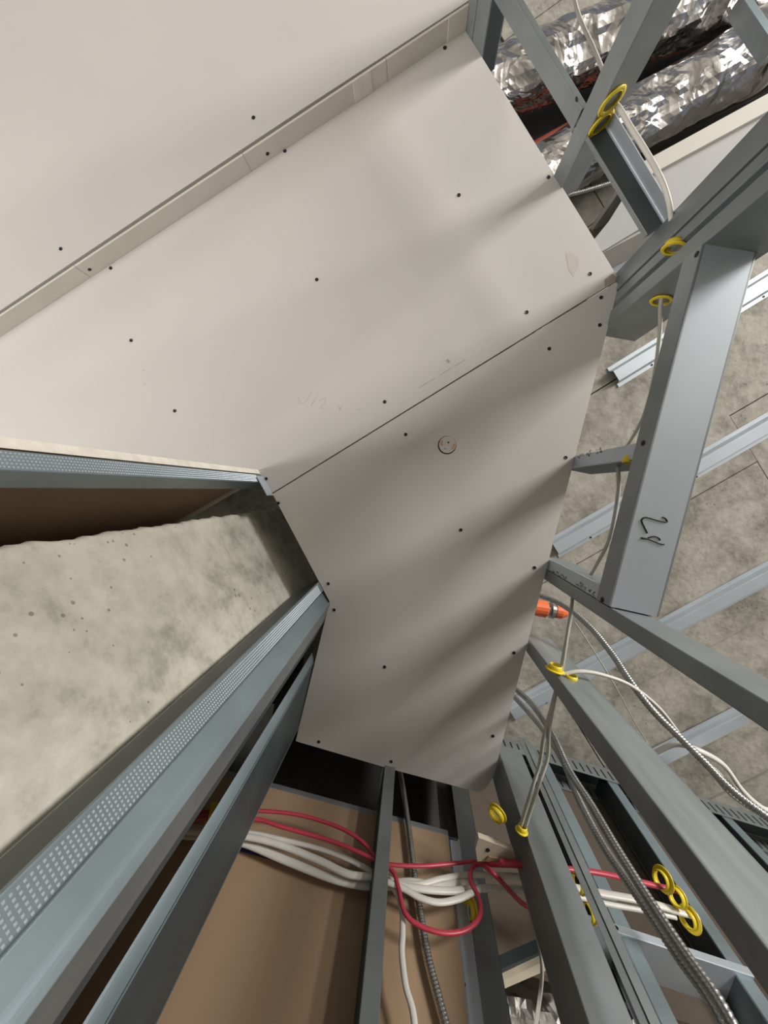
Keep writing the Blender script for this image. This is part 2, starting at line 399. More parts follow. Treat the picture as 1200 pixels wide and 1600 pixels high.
# ---- the lower ceiling beyond the step, and the step's upright strips
step = Wall((0, 527), (727.5, 48))
LZ = CZ-0.046
low_root = thing('ceiling', 'lower gypsum ceiling beyond the narrow upright step', None, P(200, 150, LZ), kind='structure')
lo = mk('gypsum_board', *prism([step.pt(-0.6, 0.0085, 0), step.pt(step.L*0.4, 0.0105, 0), step.pt(step.L*0.7, 0.0098, 0), step.pt(step.L+0.005, 0.0058, 0), step.pt(step.L-0.10, 0.9, 0), step.pt(step.L-0.25, 2.0, 0), step.pt(-0.9, 2.0, 0)], LZ, LZ+0.0127), 'paper', low_root)
for x, y in [(396, 184), (95, 389)]: screw(P(x, y, LZ), DN, lo)
tr = thing('trim_1', 'narrow upright gypsum strip closing the step between the two ceilings', None, step.pt(step.L/2, 0.006, CZ), kind='structure')
cuts = [-0.6] + [step.hit(x, y)[0] for x, y in ((134, 428), (388, 258), (605, 116))] + [step.L+0.002]
for i in range(4):
    w0, w1 = cuts[i]+0.0006, cuts[i+1]-0.0006
    wbox('gypsum_strip', step, (w0, w1), (0.0, 0.0045), (LZ+0.002, CZ-0.0006), 'paper_strip', tr)
t0 = step.hit(552, 138)[0]; t1 = step.hit(580, 122)[0]
wbox('joint_tape', step, (t0, t1), (-0.0008, 0.0), (LZ+0.001, CZ-0.001), 'tape', tr)
t0 = step.hit(700, 48)[0]
wbox('joint_tape', step, (t0, step.L), (-0.0008, 0.0), (LZ+0.001, CZ-0.001), 'tape', tr)
for x, y in ((140, 421), (418, 240)):
    s, z = step.hit(x, y); screw(step.pt(s, 0.0, max(z, LZ+0.008)), -step.n, tr)

# ---- concrete slab in form panels
slab_root = thing('concrete_slab', 'rough board formed concrete slab overhead with panel joints', None, P(1000, 700, SZ), kind='structure')
N5, U5 = W5.n, W5.u
o5 = P(1140, 650, SZ); o5.z = 0
pa, pb = 0.92, 0.46
for i in range(-3, 5):
    for j in range(-4, 7):
        a0, b0 = i*pa, j*pb + (0.17 if i % 2 else 0)
        g = 0.0018
        dz = random.uniform(-0.004, 0.004)
        v = boxv(o5, N5, U5, Z3, (a0+g, a0+pa-g), (b0+g, b0+pb-g), (SZ+dz, SZ+0.05))
        p = mk('slab_panel', v, BOXF, 'slab', slab_root); 
wbk = mk('slab_backing', *prism([Vector(p) for p in ((-6, -6, 0), (6, -6, 0), (6, 6, 0), (-6, 6, 0))], SZ+0.05, SZ+0.2), 'slab', slab_root)

# ---- concrete column behind the furring studs
cs0 = W1.hit(0, 850, 0.09)[0]; 
def column():
    d0, d1 = 0.090, 0.42; s0, s1 = cs0, W1.hit(0, 1340, 0.09)[0]+0.025; z0, z1 = 0.0, SZ
    nu, nv = 60, 420
    V = []; Fc = []
    def P3(s, d, z): return W1.pt(s, d, z)
    for j in range(nv+1):
        z = z0+(z1-z0)*j/nv
        e = 0.0025*noise.noise((z*9, 3.1, 0))+0.003*noise.noise((z*75, 2.2, 0))+0.0035*noise.noise((z*31, 7.7, 0))
        for i in range(nu+1):
            t = i/nu; s = s0+(s1-s0)*t
            if i < 3: s += e*(1-i/3)
            dd = 0.0025*noise.noise((s*9, z*9, 5))+0.001*noise.noise((s*40, z*40, 2))
            if i == 0: dd += 0.010+0.005*noise.noise((z*25, 1, 1))
            if i == 1: dd += 0.002
            V.append(P3(s, d0+dd, z))
    for j in range(nv):
        for i in range(nu):
            a = j*(nu+1)+i; Fc.append((a, a+1, a+nu+2, a+nu+1))
    k = len(V)
    for j in range(nv+1):
        z = z0+(z1-z0)*j/nv; V += [P3(s0, d1, z), P3(s1, d1, z)]
    for j in range(nv):
        a, b = j*(nu+1), (j+1)*(nu+1); c = k+2*j
        Fc += [(a, b, c+2, c), (a+nu, c+1, c+3, b+nu), (c, c+2, c+3, c+1)]
    o = mk('concrete_column', V, Fc, 'column', smooth=True)
    o['kind'] = 'structure'; tag(o, 'rough pitted concrete column standing between the furring studs')
column()

# added unseen boards above the ceiling edges, blocking light from the void
vb = thing('plenum_light_blocker', 'added boards blocking light in the void above the ceiling', None, P(700, 700, CZ+0.02), kind='structure')
for w_, s_0, s_1 in ((W4, -0.02, W4.L-0.02), (W5, 0.0, W5.L-0.04)):
    wbox('gypsum_board', w_, (s_0, s_1), (-0.062, -0.050), (CZ+0.0135, SZ-0.012), 'paper_grey', vb)  # added unseen light blocker, not a board of the ceiling

# ================================================================= FURRING ROUND THE COLUMN (W1, W2)
def knurl(w, s0, s1, d, z0, z1, parent, rows=6, pitch=0.0040):
    V = []; Fc = []; n = int((z1-z0)/pitch); ds = (s1-s0)/rows; r = 0.00095
    for j in range(n):
        for i in range(rows):
            s = s0+ds*(i+0.5); z = z0+pitch*(j+0.5); k = len(V)
            V += [w.pt(s-r, d, z-r), w.pt(s+r, d, z-r), w.pt(s+r, d, z+r), w.pt(s-r, d, z+r), w.pt(s, d-0.0009, z)]
            Fc += [(k, k+1, k+4), (k+1, k+2, k+4), (k+2, k+3, k+4), (k+3, k, k+4)]
    o = mk('knurling', V, Fc, 'hat', parent); o['kind'] = 'stuff'; return o
# jamb stud beside the corridor ceiling
a = W1.hit(0, 700)[0]; b = W1.hit(0, 734)[0]
J1 = thing('metal_stud', 'knurled steel jamb stud beside the cut gypsum edge, above the concrete column', 'stud', W1.pt((a+b)/2, 0.016, 0), 'furring studs round the column')
mk('front_flange', *sheet(fillet([(a, 0.012), (a, 0.001), (b, 0.001), (b, 0.006)]), T, W1.O, W1.u, W1.n, Z3, 0, CZ+0.05), 'steel_blue', J1)
mk('web', *sheet([(b, 0.006), (b, 0.030)], T, W1.O, W1.u, W1.n, Z3, 0, CZ+0.05), 'steel_blue', J1)
mk('back_flange', *sheet(fillet([(b, 0.030), (b, 0.034), (a, 0.034)]), T, W1.O, W1.u, W1.n, Z3, 0, CZ+0.05), 'steel', J1)
knurl(W1, a+0.002, b-0.002, 0.001, 1.85, CZ-0.03, J1, 5)
# corridor wall board whose cut end shows
wl = thing('wall_corridor', 'corridor partition of gypsum board with its cut end showing', None, W1.pt(a-0.006, 0.4, 0), kind='structure')
bd = wbox('gypsum_board', W1, (a-0.0122, a-0.0005), (0.0, 1.5), (0.0, CZ-0.001), ['core', 'kraft', 'paper'], wl)
for p in bd.data.polygons:
    k = p.normal.dot(W1.u); p.material_index = 1 if k > 0.5 else 2 if k < -0.5 else 0
# short ceiling track piece at the jamb
tk = thing('ceiling_track', 'short bright end of ceiling track at the jamb stud beside the seam', 'track', W1.pt(0, -0.004, CZ-0.03))
s0 = W1.hit(401, 745)[0]; s1 = W1.hit(421, 775)[0]
wbox('flange', W1, (s0, s1), (-0.0035, -0.0020), (CZ-0.040, CZ-0.0005), 'hat', tk)
wbox('web', W1, (s0, s1), (-0.0020, 0.0), (CZ-0.0040, CZ-0.0005), 'steel', tk)
# corner studs
a = W1.hit(0, 1397)[0]; b = W1.hit(0, 1497)[0]
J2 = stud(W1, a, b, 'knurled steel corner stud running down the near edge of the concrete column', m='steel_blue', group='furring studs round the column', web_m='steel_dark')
knurl(W1, a+0.0035, b-0.0008, 0.001, 1.78, CZ-0.02, J2, 6)
c = W1.hit(43, 1597)[0]
corner = W1.pt(c, 0.0, 0)
sc = (corner-W2.O).dot(W2.u); dc = (corner-W2.O).dot(W2.n)
e2 = W2.hit(90, 1597)[0]; e3 = W2.hit(123, 1597)[0]
CS = thing('corner_stud', 'smooth bluish steel corner stud right beside the knurled stud', 'stud', W1.pt(c, 0.02, 0), 'furring studs round the column')
mk('web', *sheet(fillet([(b+0.001, 0.010), (b+0.003, 0.007), (c-0.008, 0.005), (c, 0.001)], 0.004), T, W1.O, W1.u, W1.n, Z3, 0, CZ+0.05), 'steel_blue', CS)
mk('front_flange', *sheet([(sc+0.0005, dc+0.0008), (max(e2, sc+0.012), 0.002)], T, W2.O, W2.u, W2.n, Z3, 0, CZ+0.05), 'steel', CS)
mk('lip', *sheet([(max(e2, sc+0.012), 0.0025), (max(e3, sc+0.02), 0.010)], T, W2.O, W2.u, W2.n, Z3, 0, CZ+0.05), 'steel_dark', CS)
# end stud of the short return wall
r0, r1 = (163, 1597), (247, 1597)
sB = W2.hit(*r1)[0]; sA = W2.hit(*r0)[0]
S3 = thing('metal_stud', 'dark steel stud with a rounded bright edge, beside the brown board', 'stud', W2.pt((sA+sB)/2, 0.02, 0), 'furring studs round the column')
q = sB-sA
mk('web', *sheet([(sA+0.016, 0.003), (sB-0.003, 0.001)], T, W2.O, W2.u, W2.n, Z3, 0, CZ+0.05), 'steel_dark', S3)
arc = [(sA+0.006-0.006*math.cos(x*math.pi/8)+0.001*x, 0.014-0.011*math.sin(x*math.pi/16)) for x in range(9)]
mk('rounded_edge', *sheet(arc+[(sA+0.0165, 0.003)], T, W2.O, W2.u, W2.n, Z3, 0, CZ+0.05), 'steel_blue', S3)
mk('front_flange', *sheet(fillet([(sB-0.003, 0.001), (sB, 0.0), (sB, 0.03)]), T, W2.O, W2.u, W2.n, Z3, 0, CZ+0.05), 'steel', S3)

# ================================================================= BACK WALL (W3): studs, brown board
zt = W3.hit(560, 1266, 0.064)[1]
sR = W3.hit(701, 1306, 0.064)[0]
wb = thing('wall_back', 'back partition sheeted on its far side, brown paper facing in', None, W3.pt(0.1, 0.07, 0), kind='structure')
zs = W3.hit(385, 1335, 0.064)[1]
def kraftboard(name, w, s, d, z, parent):
    o = wbox(name, w, s, d, z, ['kraft', 'core'], parent)
    for p in o.data.polygons: p.material_index = 0 if p.normal.dot(w.n) < -0.5 else 1
    return o
kraftboard('gypsum_board', W3, (-1.2, sR), (0.0655, 0.078), (0.0, zt-0.0015), wb)
s4a, s4b = W3.hit(600.5, 1205)[0], W3.hit(617.5, 1205)[0]
track_h(W3, -0.3, sR, zt, 'galvanised head track along the top of the brown board', 'head_track', up=True, depth=0.020, d0=0.067, flange=0.014, m='steel')
mk('tape_strip', boxv(W3.O, W3.u, W3.n, Z3, (sR+0.0005, sR+0.010), (0.066, 0.067), (zt-0.075, zt-0.005)), BOXF, 'blue_tape', wb)
sBl0 = W3.hit(385, 1322, 0.064)[0]; sBl1 = W3.hit(455, 1352, 0.064)[0]
wbox('tape_strip', W3, (sBl0-0.05, sBl1), (0.0645, 0.0655), (W3.hit(420, 1338, 0.064)[1]-0.004, W3.hit(420, 1338, 0.064)[1]+0.006), 'blue_tape', wb)
stud(W3, s4a, s4b, 'slim grey steel stud standing alone in front of the brown board', group='back wall studs', depth=0.062, web_m='steel_dark', front_m='steel_light' if False else 'steel')
# end stud beyond the board's end
e0, e1 = W3.hit(742, 1600, 0.066)[0], W3.hit(801, 1600, 0.066)[0]
S5 = thing('metal_stud', 'wide dull steel stud closing the end of the brown board', 'stud', W3.pt((e0+e1)/2, 0.08, 0), 'back wall studs')
mk('web', *sheet([(e0+0.014, 0.070), (e1, 0.074)], -T, W3.O, W3.u, W3.n, Z3, 0, CZ+0.2), 'steel', S5)
mk('front_flange', *sheet(fillet([(sR+0.001, 0.0685), (sR+0.004, 0.066), (e0+0.012, 0.066), (e0+0.014, 0.070)], 0.001), -T, W3.O, W3.u, W3.n, Z3, 0, zt-0.01), 'steel_light', S5)
mk('back_flange', *sheet(fillet([(e1, 0.074), (e1+0.002, 0.078), (e1+0.002, 0.12)], 0.001), -T, W3.O, W3.u, W3.n, Z3, 0, CZ+0.2), 'steel_dark', S5)
s, z = W3.hit(730, 1540, 0.066); screw(W3.pt(s, 0.0662, z), -W3.n, S5)
# added light blocker above the board; void's shade is in its near-black colour
bmz = thing('void_blocker', 'added near-black light blocker above the brown board', None, W3.pt(0, 0.3, SZ), kind='structure')
wbox('blocker_face', W3, (-1.3, sR+0.02), (0.24, 0.50), (zt+0.02, SZ), 'void', bmz)
wbox('blocker_return', W3, (-1.3, -0.10), (0.0, 0.24), (CZ+0.12, SZ), 'void', bmz)

wbox('blocker_return', W3, (sR-0.012, sR+0.03), (0.085, 0.50), (zt+0.02, SZ), 'void', bmz)
wbox('blocker_return', W3, (sR+0.0, W3.L-0.06), (-0.062, -0.05), (CZ+0.0135, SZ-0.01), 'void', bmz)
# ================================================================= RIGHT WALL (W4)
g4 = 'right wall studs'
# A: boxed pair near the ceiling's bottom corner
a0, a1 = W4.hit(874, 1600)[0], W4.hit(919, 1600)[0]
print('A', a0, a1, 'L', W4.L)
stud(W4, a1, a0, 'broad double faced steel stud with a yellow grommet, at the ceiling bottom corner', group=g4, depth=0.060, m='steel')
d2 = W4.hit_s(994, 1600, a1)[0]; d3 = W4.hit_s(1026, 1600, a1)[0]
print('A depth', d2, d3)
A2 = thing('metal_stud', 'slim grey steel stud set just behind the broad double faced stud', 'stud', W4.pt(a1, (d2+d3)/2, 0), g4)
mk('front_flange', *sheet([(a1-0.001, d2+0.004), (a1-0.003, (d2+d3)/2)], T, W4.O, W4.u, W4.n, Z3, 0, CZ+0.1), 'steel', A2)
mk('back_flange', *sheet([(a1-0.005, (d2+d3)/2+0.001), (a1-0.006, d3)], T, W4.O, W4.u, W4.n, Z3, 0, CZ+0.1), 'steel', A2)
mk('web', *sheet([(a1-0.005, d3), (a1+0.03, d3)], -T, W4.O, W4.u, W4.n, Z3, 0, CZ+0.1), 'steel', A2)
# B
b0, b1 = W4.hit(1200, 1561)[0], W4.hit(1200, 1486)[0]
print('B', b0, b1)
stud(W4, b1, b0, 'streaked galvanised stud holding the yellow twin grommet, right of the slim one', group=g4, depth=0.070, m='steel', web_m='steel_streak', front_m='steel')
# C jamb
c0, c1 = W4.hit(1200, 1145)[0], W4.hit(1200, 1098)[0]
print('C', c0, c1)
stud(W4, c1, c0, 'full height jamb stud carrying the lower end of the lettered header', group=g4, depth=0.066, front_m='steel', m='steel')
# D: upper jamb
dA0, dA1 = W4.hit(1200, 171)[0], W4.hit(1200, 231)[0]
dB0, dB1 = W4.hit(1200, 268)[0], W4.hit(1200, 292)[0]
print('D', dA0, dA1, dB0, dB1)
stud(W4, dA1-0.012, dA0, 'corner post stud where the two stud walls meet at the chipped ceiling corner', group=g4, depth=0.066, m='steel', web_m='steel')
stud(W4, dA1+0.014, dA1-0.010, 'second post stud with a yellow grommet, tight against the corner post', group=g4, depth=0.066, d0=0.004, m='steel')
stud(W4, dB1+0.003, dB1-0.03, 'jamb stud under the upper end of the lettered header, one yellow grommet', group=g4, depth=0.088, m='steel')
# header with writing
zh = 1.8+0.9*233/341
zh = W4.hit(1015, 690+13)[1]
hs0, hs1 = dB1+0.004, c1-0.002
s_, zh = W4.hit(965, 900); print('header z', zh)
HD = track_h(W4, hs0, hs1, zh, 'wide bright steel header with black marker lettering on its underside', 'steel_header', up=True, depth=0.078, flange=0.040, d0=-0.002, m='steel', web_m='steel_light', group=None, cat='header')
HZ = zh-0.0006
def hp(x, y):   # strokes are given on the 120 px crop that starts at (960, 760)
    return P(960+x/10, 760+y/10, HZ)
strokes('marker_writing', [
    [hp(752, 485), hp(790, 492), hp(820, 530), hp(822, 556), hp(790, 556), hp(690, 535), hp(560, 497), hp(490, 485), hp(440, 505), hp(428, 550), hp(470, 640), hp(515, 730)],
    [hp(420, 803), hp(500, 815), hp(600, 850), hp(720, 898), hp(780, 906)], [hp(520, 812), hp(590, 787), hp(650, 785), hp(695, 810), hp(718, 842)],
    [hp(425, 810), hp(460, 818), hp(500, 820)]], 'ink', HD, 0.0012)
for x, y in ((1088, 397), (1004, 692), (940, 937)):
    s, z = W4.hit(x, y, -0.003); screw(W4.pt(s, -0.0022, z), -W4.n, HD, 1.1)
# cripples above the header
k0, k1 = W4.hit(897, 712)[0], W4.hit(891, 731)[0]
K1 = stud(W4, k1, k0, 'short stencilled cripple stud midway between header and ceiling', name='cripple_stud', z0=zh+0.001, depth=0.066, group='cripple studs over the header', m='steel', front_m='steel_light', web_m='steel_dark')
k2a, k2b = W4.hit(853, 878)[0], W4.hit(849, 893)[0]
K2 = stud(W4, c1-0.026, c1-0.001, 'short stencilled cripple stud right against the header jamb', name='cripple_stud', z0=zh+0.001, depth=0.066, group='cripple studs over the header', m='steel', front_m='steel_light', web_m='steel')
def scribble(parent, pts, d):
    ln = []
    for x, y in pts:
        for k in range(2):
            x0, y0 = x+random.uniform(-2, 2), y+random.uniform(-2.5, 2.5)
            ln.append([W4.pt(*(lambda h: (h[0], d, h[1]))(W4.hit(x0+dx, y0+dy, d))) for dx, dy in ((0, 0), (random.uniform(1, 4), random.uniform(-4, 4)), (random.uniform(2, 5), random.uniform(-3, 4)))])
    strokes('stencil_marks', ln, 'stamp', parent, 0.0005)['kind'] = 'stuff'
scribble(K1, [(903, 713), (909, 711), (916, 710), (923, 708), (930, 706), (936, 705)], 0.0004)
scribble(K2, [(862, 893), (870, 897), (878, 901), (898, 912), (905, 914), (912, 919), (920, 922), (926, 928)], 0.0004)
# grommets and cable over the header
zc_ = W4.hit(1033, 470, 0.033)[1]
for (x, y, s_) , lb in (((1033, 470, dB1+0.005), 'yellow grommet in the header jamb stud with a grey cable dropping from it'), ((1053, 388, dA1+0.016), 'yellow grommet deep between the two post studs')):
    d, z = W4.hit_s(x, y, s_); grommet(W4.pt(s_, d, z), W4.u, lb, 0.019)
d, z = W4.hit_s(982, 722, k1+0.002); grommet(W4.pt(k1+0.002, d, z), W4.u, 'yellow grommet half hidden behind the stencilled cripple stud', 0.011, 0.007)
cable([(1053, 386, zc_), (1046, 410, zc_-0.02), (1033, 470, zc_), (1031, 520, zc_-0.006), (1022, 590, zc_-0.02), (1006, 650, zc_-0.01), (985, 690, zc_), (967, 718, zc_), (966, 770, zc_-0.01), (953, 840, zc_-0.015), (934, 880, zc_), (920, 906, zc_+0.005)], 'grey_cable', 'grey cable looping above the lettered header from grommet to grommet', 0.0045, 0.003)
# ================================================================= UPPER RIGHT WALL (W5)
g5 = 'upper wall studs'
l0 = W5.hit(987, 0)[0]; l1 = W5.hit(1021, 0)[0]
stud(W5, l1, l0, 'grey steel stud carrying two yellow grommets in front of the foil ducts', group=g5, depth=0.066, m='steel', web_m='steel', front_m='steel_light' if False else 'steel')
f0, fm, f1 = W5.hit(731, 0)[0], W5.hit(745, 0)[0], W5.hit(766, 0)[0]
stud(W5, fm, f0, 'outer stud of the pair at the end of the ceiling step', group=g5, depth=0.050, m='steel')
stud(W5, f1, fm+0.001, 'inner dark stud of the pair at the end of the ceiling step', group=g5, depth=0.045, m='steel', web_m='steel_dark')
zg = W5.hit(880, 150)[1]
G = track_h(W5, f1+0.002, l0-0.002, W5.hit(856, 83)[1], 'grey steel header rail between the top pair and the grommet stud', 'header_rail', up=True, depth=0.012, flange=0.040, d0=0.0, m='steel', cat='rail')
s, z = W5.hit(901, 155, -0.001); screw(W5.pt(s, -0.0005, z), -W5.n, G)
zz = W5.hit(967, 292)[1]
Hh = thing('open_channel', 'open steel channel with a bright edge below the grommet stud', 'channel', W5.pt(W5.L-0.1, 0.02, zz))
for nm_, pl_, m_ in (('web', [(0.004, zz+0.010), (0.040, zz+0.010)], 'steel_dark'), ('front_flange', fillet([(0.0, zz), (0.0, zz+0.010), (0.004, zz+0.010)]), 'steel'), ('back_flange', fillet([(0.040, zz+0.010), (0.044, zz+0.010), (0.044, zz-0.016)]), 'hat')):
    mk(nm_, *sheet(pl_, T, W5.O, W5.n, Z3, W5.u, l1+0.002, W5.L-0.002), m_, Hh)
for (x, y), lb in (((956, 158), 'upper yellow grommet on the stud before the foil ducts'), ((939, 194), 'lower yellow grommet on the stud before the foil ducts')):
    d, z = W5.hit_s(x, y, l1+0.002); grommet(W5.pt(l1+0.002, d, z), W5.u, lb, 0.024, 0.016)
d, z = W5.hit_s(958, 165, l1)
cable([(895, -40, 2.62), (899, 5, 2.63), (910, 38, 2.63), (926, 72, 2.62), (942, 110, 2.60)], 'white_cable', 'white cable hanging behind the grommet stud across the upper duct', 0.0045, 0.003)
cable([(955, 158, z), (968, 170, z), (986, 200, z-0.005), (1004, 228, z-0.012), (1024, 262, z-0.02), (1038, 292, z-0.02), (1046, 320, z-0.015), (1049, 345, z)], 'white_cable', 'white cable drooping from the grommets across the white beam', 0.0055, 0.0035)
armoured([(870, 312, 2.86), (888, 305, 2.86), (915, 298, 2.86), (960, 284, 2.86)], 'thin armoured cable peeping out above the ceiling edge by the foil duct', 0.005)

# ================================================================= PLENUM: furring channels, ducts, beam
def hat(p0, p1, label, ext0=0.0, ext1=1.2):
    A0 = P(*p0, SZ-0.022); 
    s0 = -ext0; s1 = (P(*p1, SZ-0.022)-A0).dot(N5)+ext1
    root = thing('furring_channel', label, 'channel', A0, 'furring channels under the slab')
    A0 = Vector((A0.x, A0.y, 0)); zt_ = SZ-0.006; zb2 = SZ-0.026
    def part(nm, poly): mk(nm, *sheet(poly, T, A0, U5, Z3, N5, s0, s1), 'hat', root)
    part('crown', fillet([(-0.020, zb2+0.004), (-0.018, zb2), (0.018, zb2), (0.020, zb2+0.004)], 0.001))
    part('flange', fillet([(-0.036, zt_), (-0.024, zt_), (-0.020, zb2+0.004)], 0.001))
    part('flange', fillet([(0.020, zb2+0.004), (0.024, zt_), (0.036, zt_)], 0.001))
    for k in (0.12, 0.5):
        screw(A0+N5*(s0+k)+U5*0.030+Vector((0, 0, zt_)), DN, root, 0.9)
hat((962, 588), (1200, 448), 'furring channel whose cut end shows behind the hanging grey cable')
hat((868, 858), (1200, 668), 'furring channel crossing behind the lettered header')
hat((800, 1116), (1200, 888), 'furring channel crossing behind the orange pipe fitting')
hat((1000, 1205), (1135, 1128), 'furring channel in the lower right, behind the twisted cables', 0.03, 0.06)
hat((930, 440), (1000, 402), 'furring channel just showing past the chipped ceiling corner', 0.2, 0.9)

def duct(p0, p1, z, r, label, m='foil', ext0=0.3, ext1=0.6, amp=0.010, seed=0, nseg=40):
    a, b = P(*p0, z), P(*p1, z); d = (b-a).normalized()
    if ext0 is None: ext0 = (a-W5.O).dot(W5.n)/d.dot(W5.n) - 0.03
    a = a-d*ext0; b = b+d*ext1
    root = thing('foil_duct', label, 'duct', (a+b)/2, 'foil wrapped ducts')
    L = (b-a).length; n = int(L/0.012); V = []; Fc = []
    A = Z3.cross(d).normalized(); B = d.cross(A)
    for i in range(n+1):
        p = a+d*(L*i/n)
        for k in range(nseg):
            an = 2*math.pi*k/nseg; c, s = math.cos(an), math.sin(an)
            q = (c*1.7+seed, s*1.7, i*0.012*9)
            rr = r + amp*noise.noise(q) + amp*0.55*abs(noise.noise((c*4+seed, s*4, i*0.012*26)))-amp*0.2
            V.append(p+(A*c+B*s)*rr)
    for i in range(n):
        for k in range(nseg):
            Fc.append((i*nseg+k, i*nseg+(k+1) % nseg, (i+1)*nseg+(k+1) % nseg, (i+1)*nseg+k))
    o = mk('foil_wrap', V, Fc, m, root, False)
    return root, a, b, d, A, B
duct((790, 131), (983, 50), 2.93, 0.074, 'upper foil wrapped duct nearest the top edge', seed=1, ext0=None)
DU = duct((983, 196), (1142, 105), 2.93, 0.072, 'lower foil wrapped duct running beside the white beam', seed=5, ext0=None)
v = P(1168, 78, 2.93); 
rr_, dd_ = DU[0], DU[3]
c_ = DU[1]+dd_*((v-DU[1]).dot(dd_)); V, Fc = ring(c_, dd_, 0.084, 0.074, 0.035, 36); mk('foil_tape', V, Fc, 'foil_tape', rr_, True)
a_, b_ = P(835, 228, 3.02), P(1080, 92, 3.02)
v, f = sweep([a_-(b_-a_)*0.4, a_, b_, b_+(b_-a_)*0.8], 0.012, 12); tag(mk('red_pipe', v, f, 'red_pipe', smooth=True), 'thin red pipe running between the two foil ducts', 'pipe')
# added dark box above, its colour standing in for shade between the ducts
a_, b_ = P(820, 215, 3.06), P(1130, 75, 3.06); dd = (b_-a_).normalized(); sd = Z3.cross(dd)
o = mk('gap_shade_box', boxv(a_-dd*0.6, dd, sd, Z3, (0, 2.2), (-0.17, 0.17), (0.0, 0.055)), BOXF, 'gap_dark'); add_bevel(o, 0.004)
tag(o, 'added flat black box standing in for shade above the foil ducts', 'duct')
# white boxed beam
zB = 2.90
A_, B_ = P(998, 262, zB), P(1200, 152, zB); dB_ = (B_-A_).normalized(); 
pl = [P(925, 378, zB), P(952, 345, zB), P(980, 300, zB), A_-dB_*0.02, B_+dB_*0.9, P(1030, 340, zB)+dB_*1.2, P(1000, 357, zB), P(942, 392, zB)]
bw = thing('boxed_beam', 'white gypsum boxed beam under the slab beside the foil ducts', 'beam', P(1000, 340, zB))
mk('soffit_board', *prism(pl, zB+0.001, zB+0.013), 'paper_grey', bw)
side = Vector((-dB_.y, dB_.x, 0)); side = side if side.dot(P(1100, 400, zB)-A_) < 0 else -side
mk('side_board', boxv(A_-dB_*0.03, dB_, side, Z3, (0, 1.6), (-0.036, 0.002), (-0.014, 0.0)), BOXF, 'paper_strip', bw)
mk('side_board', boxv(A_-dB_*0.03, dB_, side, Z3, (0, 1.6), (-0.01, 0.002), (0.0, SZ-0.01-zB)), BOXF, 'paper_strip', bw)
mk('side_board', boxv(P(942, 392, zB), dB_, side, Z3, (0, 1.6), (0.0, 0.012), (0.014, SZ-0.01-zB)), BOXF, 'paper', bw)
# hanger strut at the far top corner
p = [P(1158, -8, 2.75), P(1174, -6, 2.75), P(1225, 66, 2.75), P(1212, 72, 2.75)]
hs = thing('hanger_strut', 'bluish steel strut crossing the far top corner by the ducts', 'strut', p[0])
mk('web', *prism(p, 2.75, 2.752), 'steel_blue', hs); mk('flange', *prism([p[0], p[0]+Vector((0.002, -0.001, 0)), p[3]+Vector((0.002, -0.001, 0)), p[3]], 2.752, 2.79), 'steel', hs)
# orange pipe fitting peeping out over the ceiling edge
ft = thing('pipe_fitting', 'orange plastic pipe fitting with steel collar at the ceiling edge', 'fitting', P(850, 950, 2.86))
ax0 = P(800, 943, 2.86); axd = (P(888, 958, 2.86)-ax0).normalized(); 
def lathe(nm, prof, m):
    path = [ax0+axd*t for t, r in prof]; v, f = sweep(path, lambda i: prof[i][1], 16); return mk(nm, v, f, m, ft, False)
q = (P(835, 949, 2.86)-ax0).length; k_ = (P(836, 949, 2.86)-P(835, 949, 2.86)).length
lathe('pipe', [(0, 10*k_), (q-6*k_, 10*k_)], 'orange')
lathe('sleeve', [(q-8*k_, 12*k_), (q-7*k_, 13*k_), (q+18*k_, 13*k_), (q+20*k_, 11*k_)], 'orange')
lathe('steel_collar', [(q+20*k_, 8*k_), (q+25*k_, 8*k_), (q+25.2*k_, 13*k_), (q+30*k_, 13*k_), (q+30.2*k_, 10*k_), (q+33*k_, 10*k_)], 'armour')
lathe('end_cap', [(q+33*k_, 11*k_), (q+42*k_, 11*k_), (q+51*k_, 6.5*k_), (q+52*k_, 4*k_)], 'orange')

# ================================================================= FAR WALL (W6): slotted deflection track, studs
sW0, sW1 = -0.2, W6.L+0.5
dt = track_h(W6, sW0, sW1, SZ-0.002, 'slotted deflection track of the far partition under the slab', 'deflection_track', up=False, depth=0.075, flange=0.068, m='steel', web_m='steel_dark', cat='track')
SLOT = None
k = sW0+0.1
while k < sW1-0.05:
    for d, sg in ((-0.0004, -1), (0.0735, -1)):
        wbox('slot', W6, (k, k+0.005), (d-0.0003, d+0.0003), (SZ-0.060, SZ-0.022), 'screw', dt)
    k += 0.024
g6 = 'far partition studs'
for (x0, y0, x1, y1), lb in (((992, 1285, 1000, 1300), 'dark stud of the far partition seen between the armoured cables and the streaked stud'), ((1142, 1290, 1200, 1340), 'dark stud of the far partition at the frame edge under the twisted cables'), ((842, 1188, 860, 1240), 'dark stud of the far partition beside the slim stud')):
    s = W6.hit(x0, y0, 0.003)[0]; stud(W6, s, s+0.034, lb, group=g6, d0=0.003, depth=0.066, z1=SZ-0.03, m='steel_blue', web_m='steel_dark')
sT = W6.hit(992, 1285, 0.003)[0]
zb_ = W6.hit(1060, 1490)[1]; print('rail z', zb_)
BL = track_h(W6, W6.hit(905, 1445)[0], sT+0.034, zb_, 'pale steel rail spanning the far partition behind the armoured cables', 'blocking_rail', up=True, depth=0.088, flange=0.016, d0=-0.003, m='steel_light', web_m='steel_light', cat='rail')
s_, z_ = W6.hit(968, 1462, -0.002); screw(W6.pt(s_, -0.0034, zb_+0.008), -W6.n, BL)
wf = thing('wall_far', 'far partition sheeted beyond in brown board with shade in its colour', None, W6.pt(0.5, 0.09, 2.5), kind='structure')
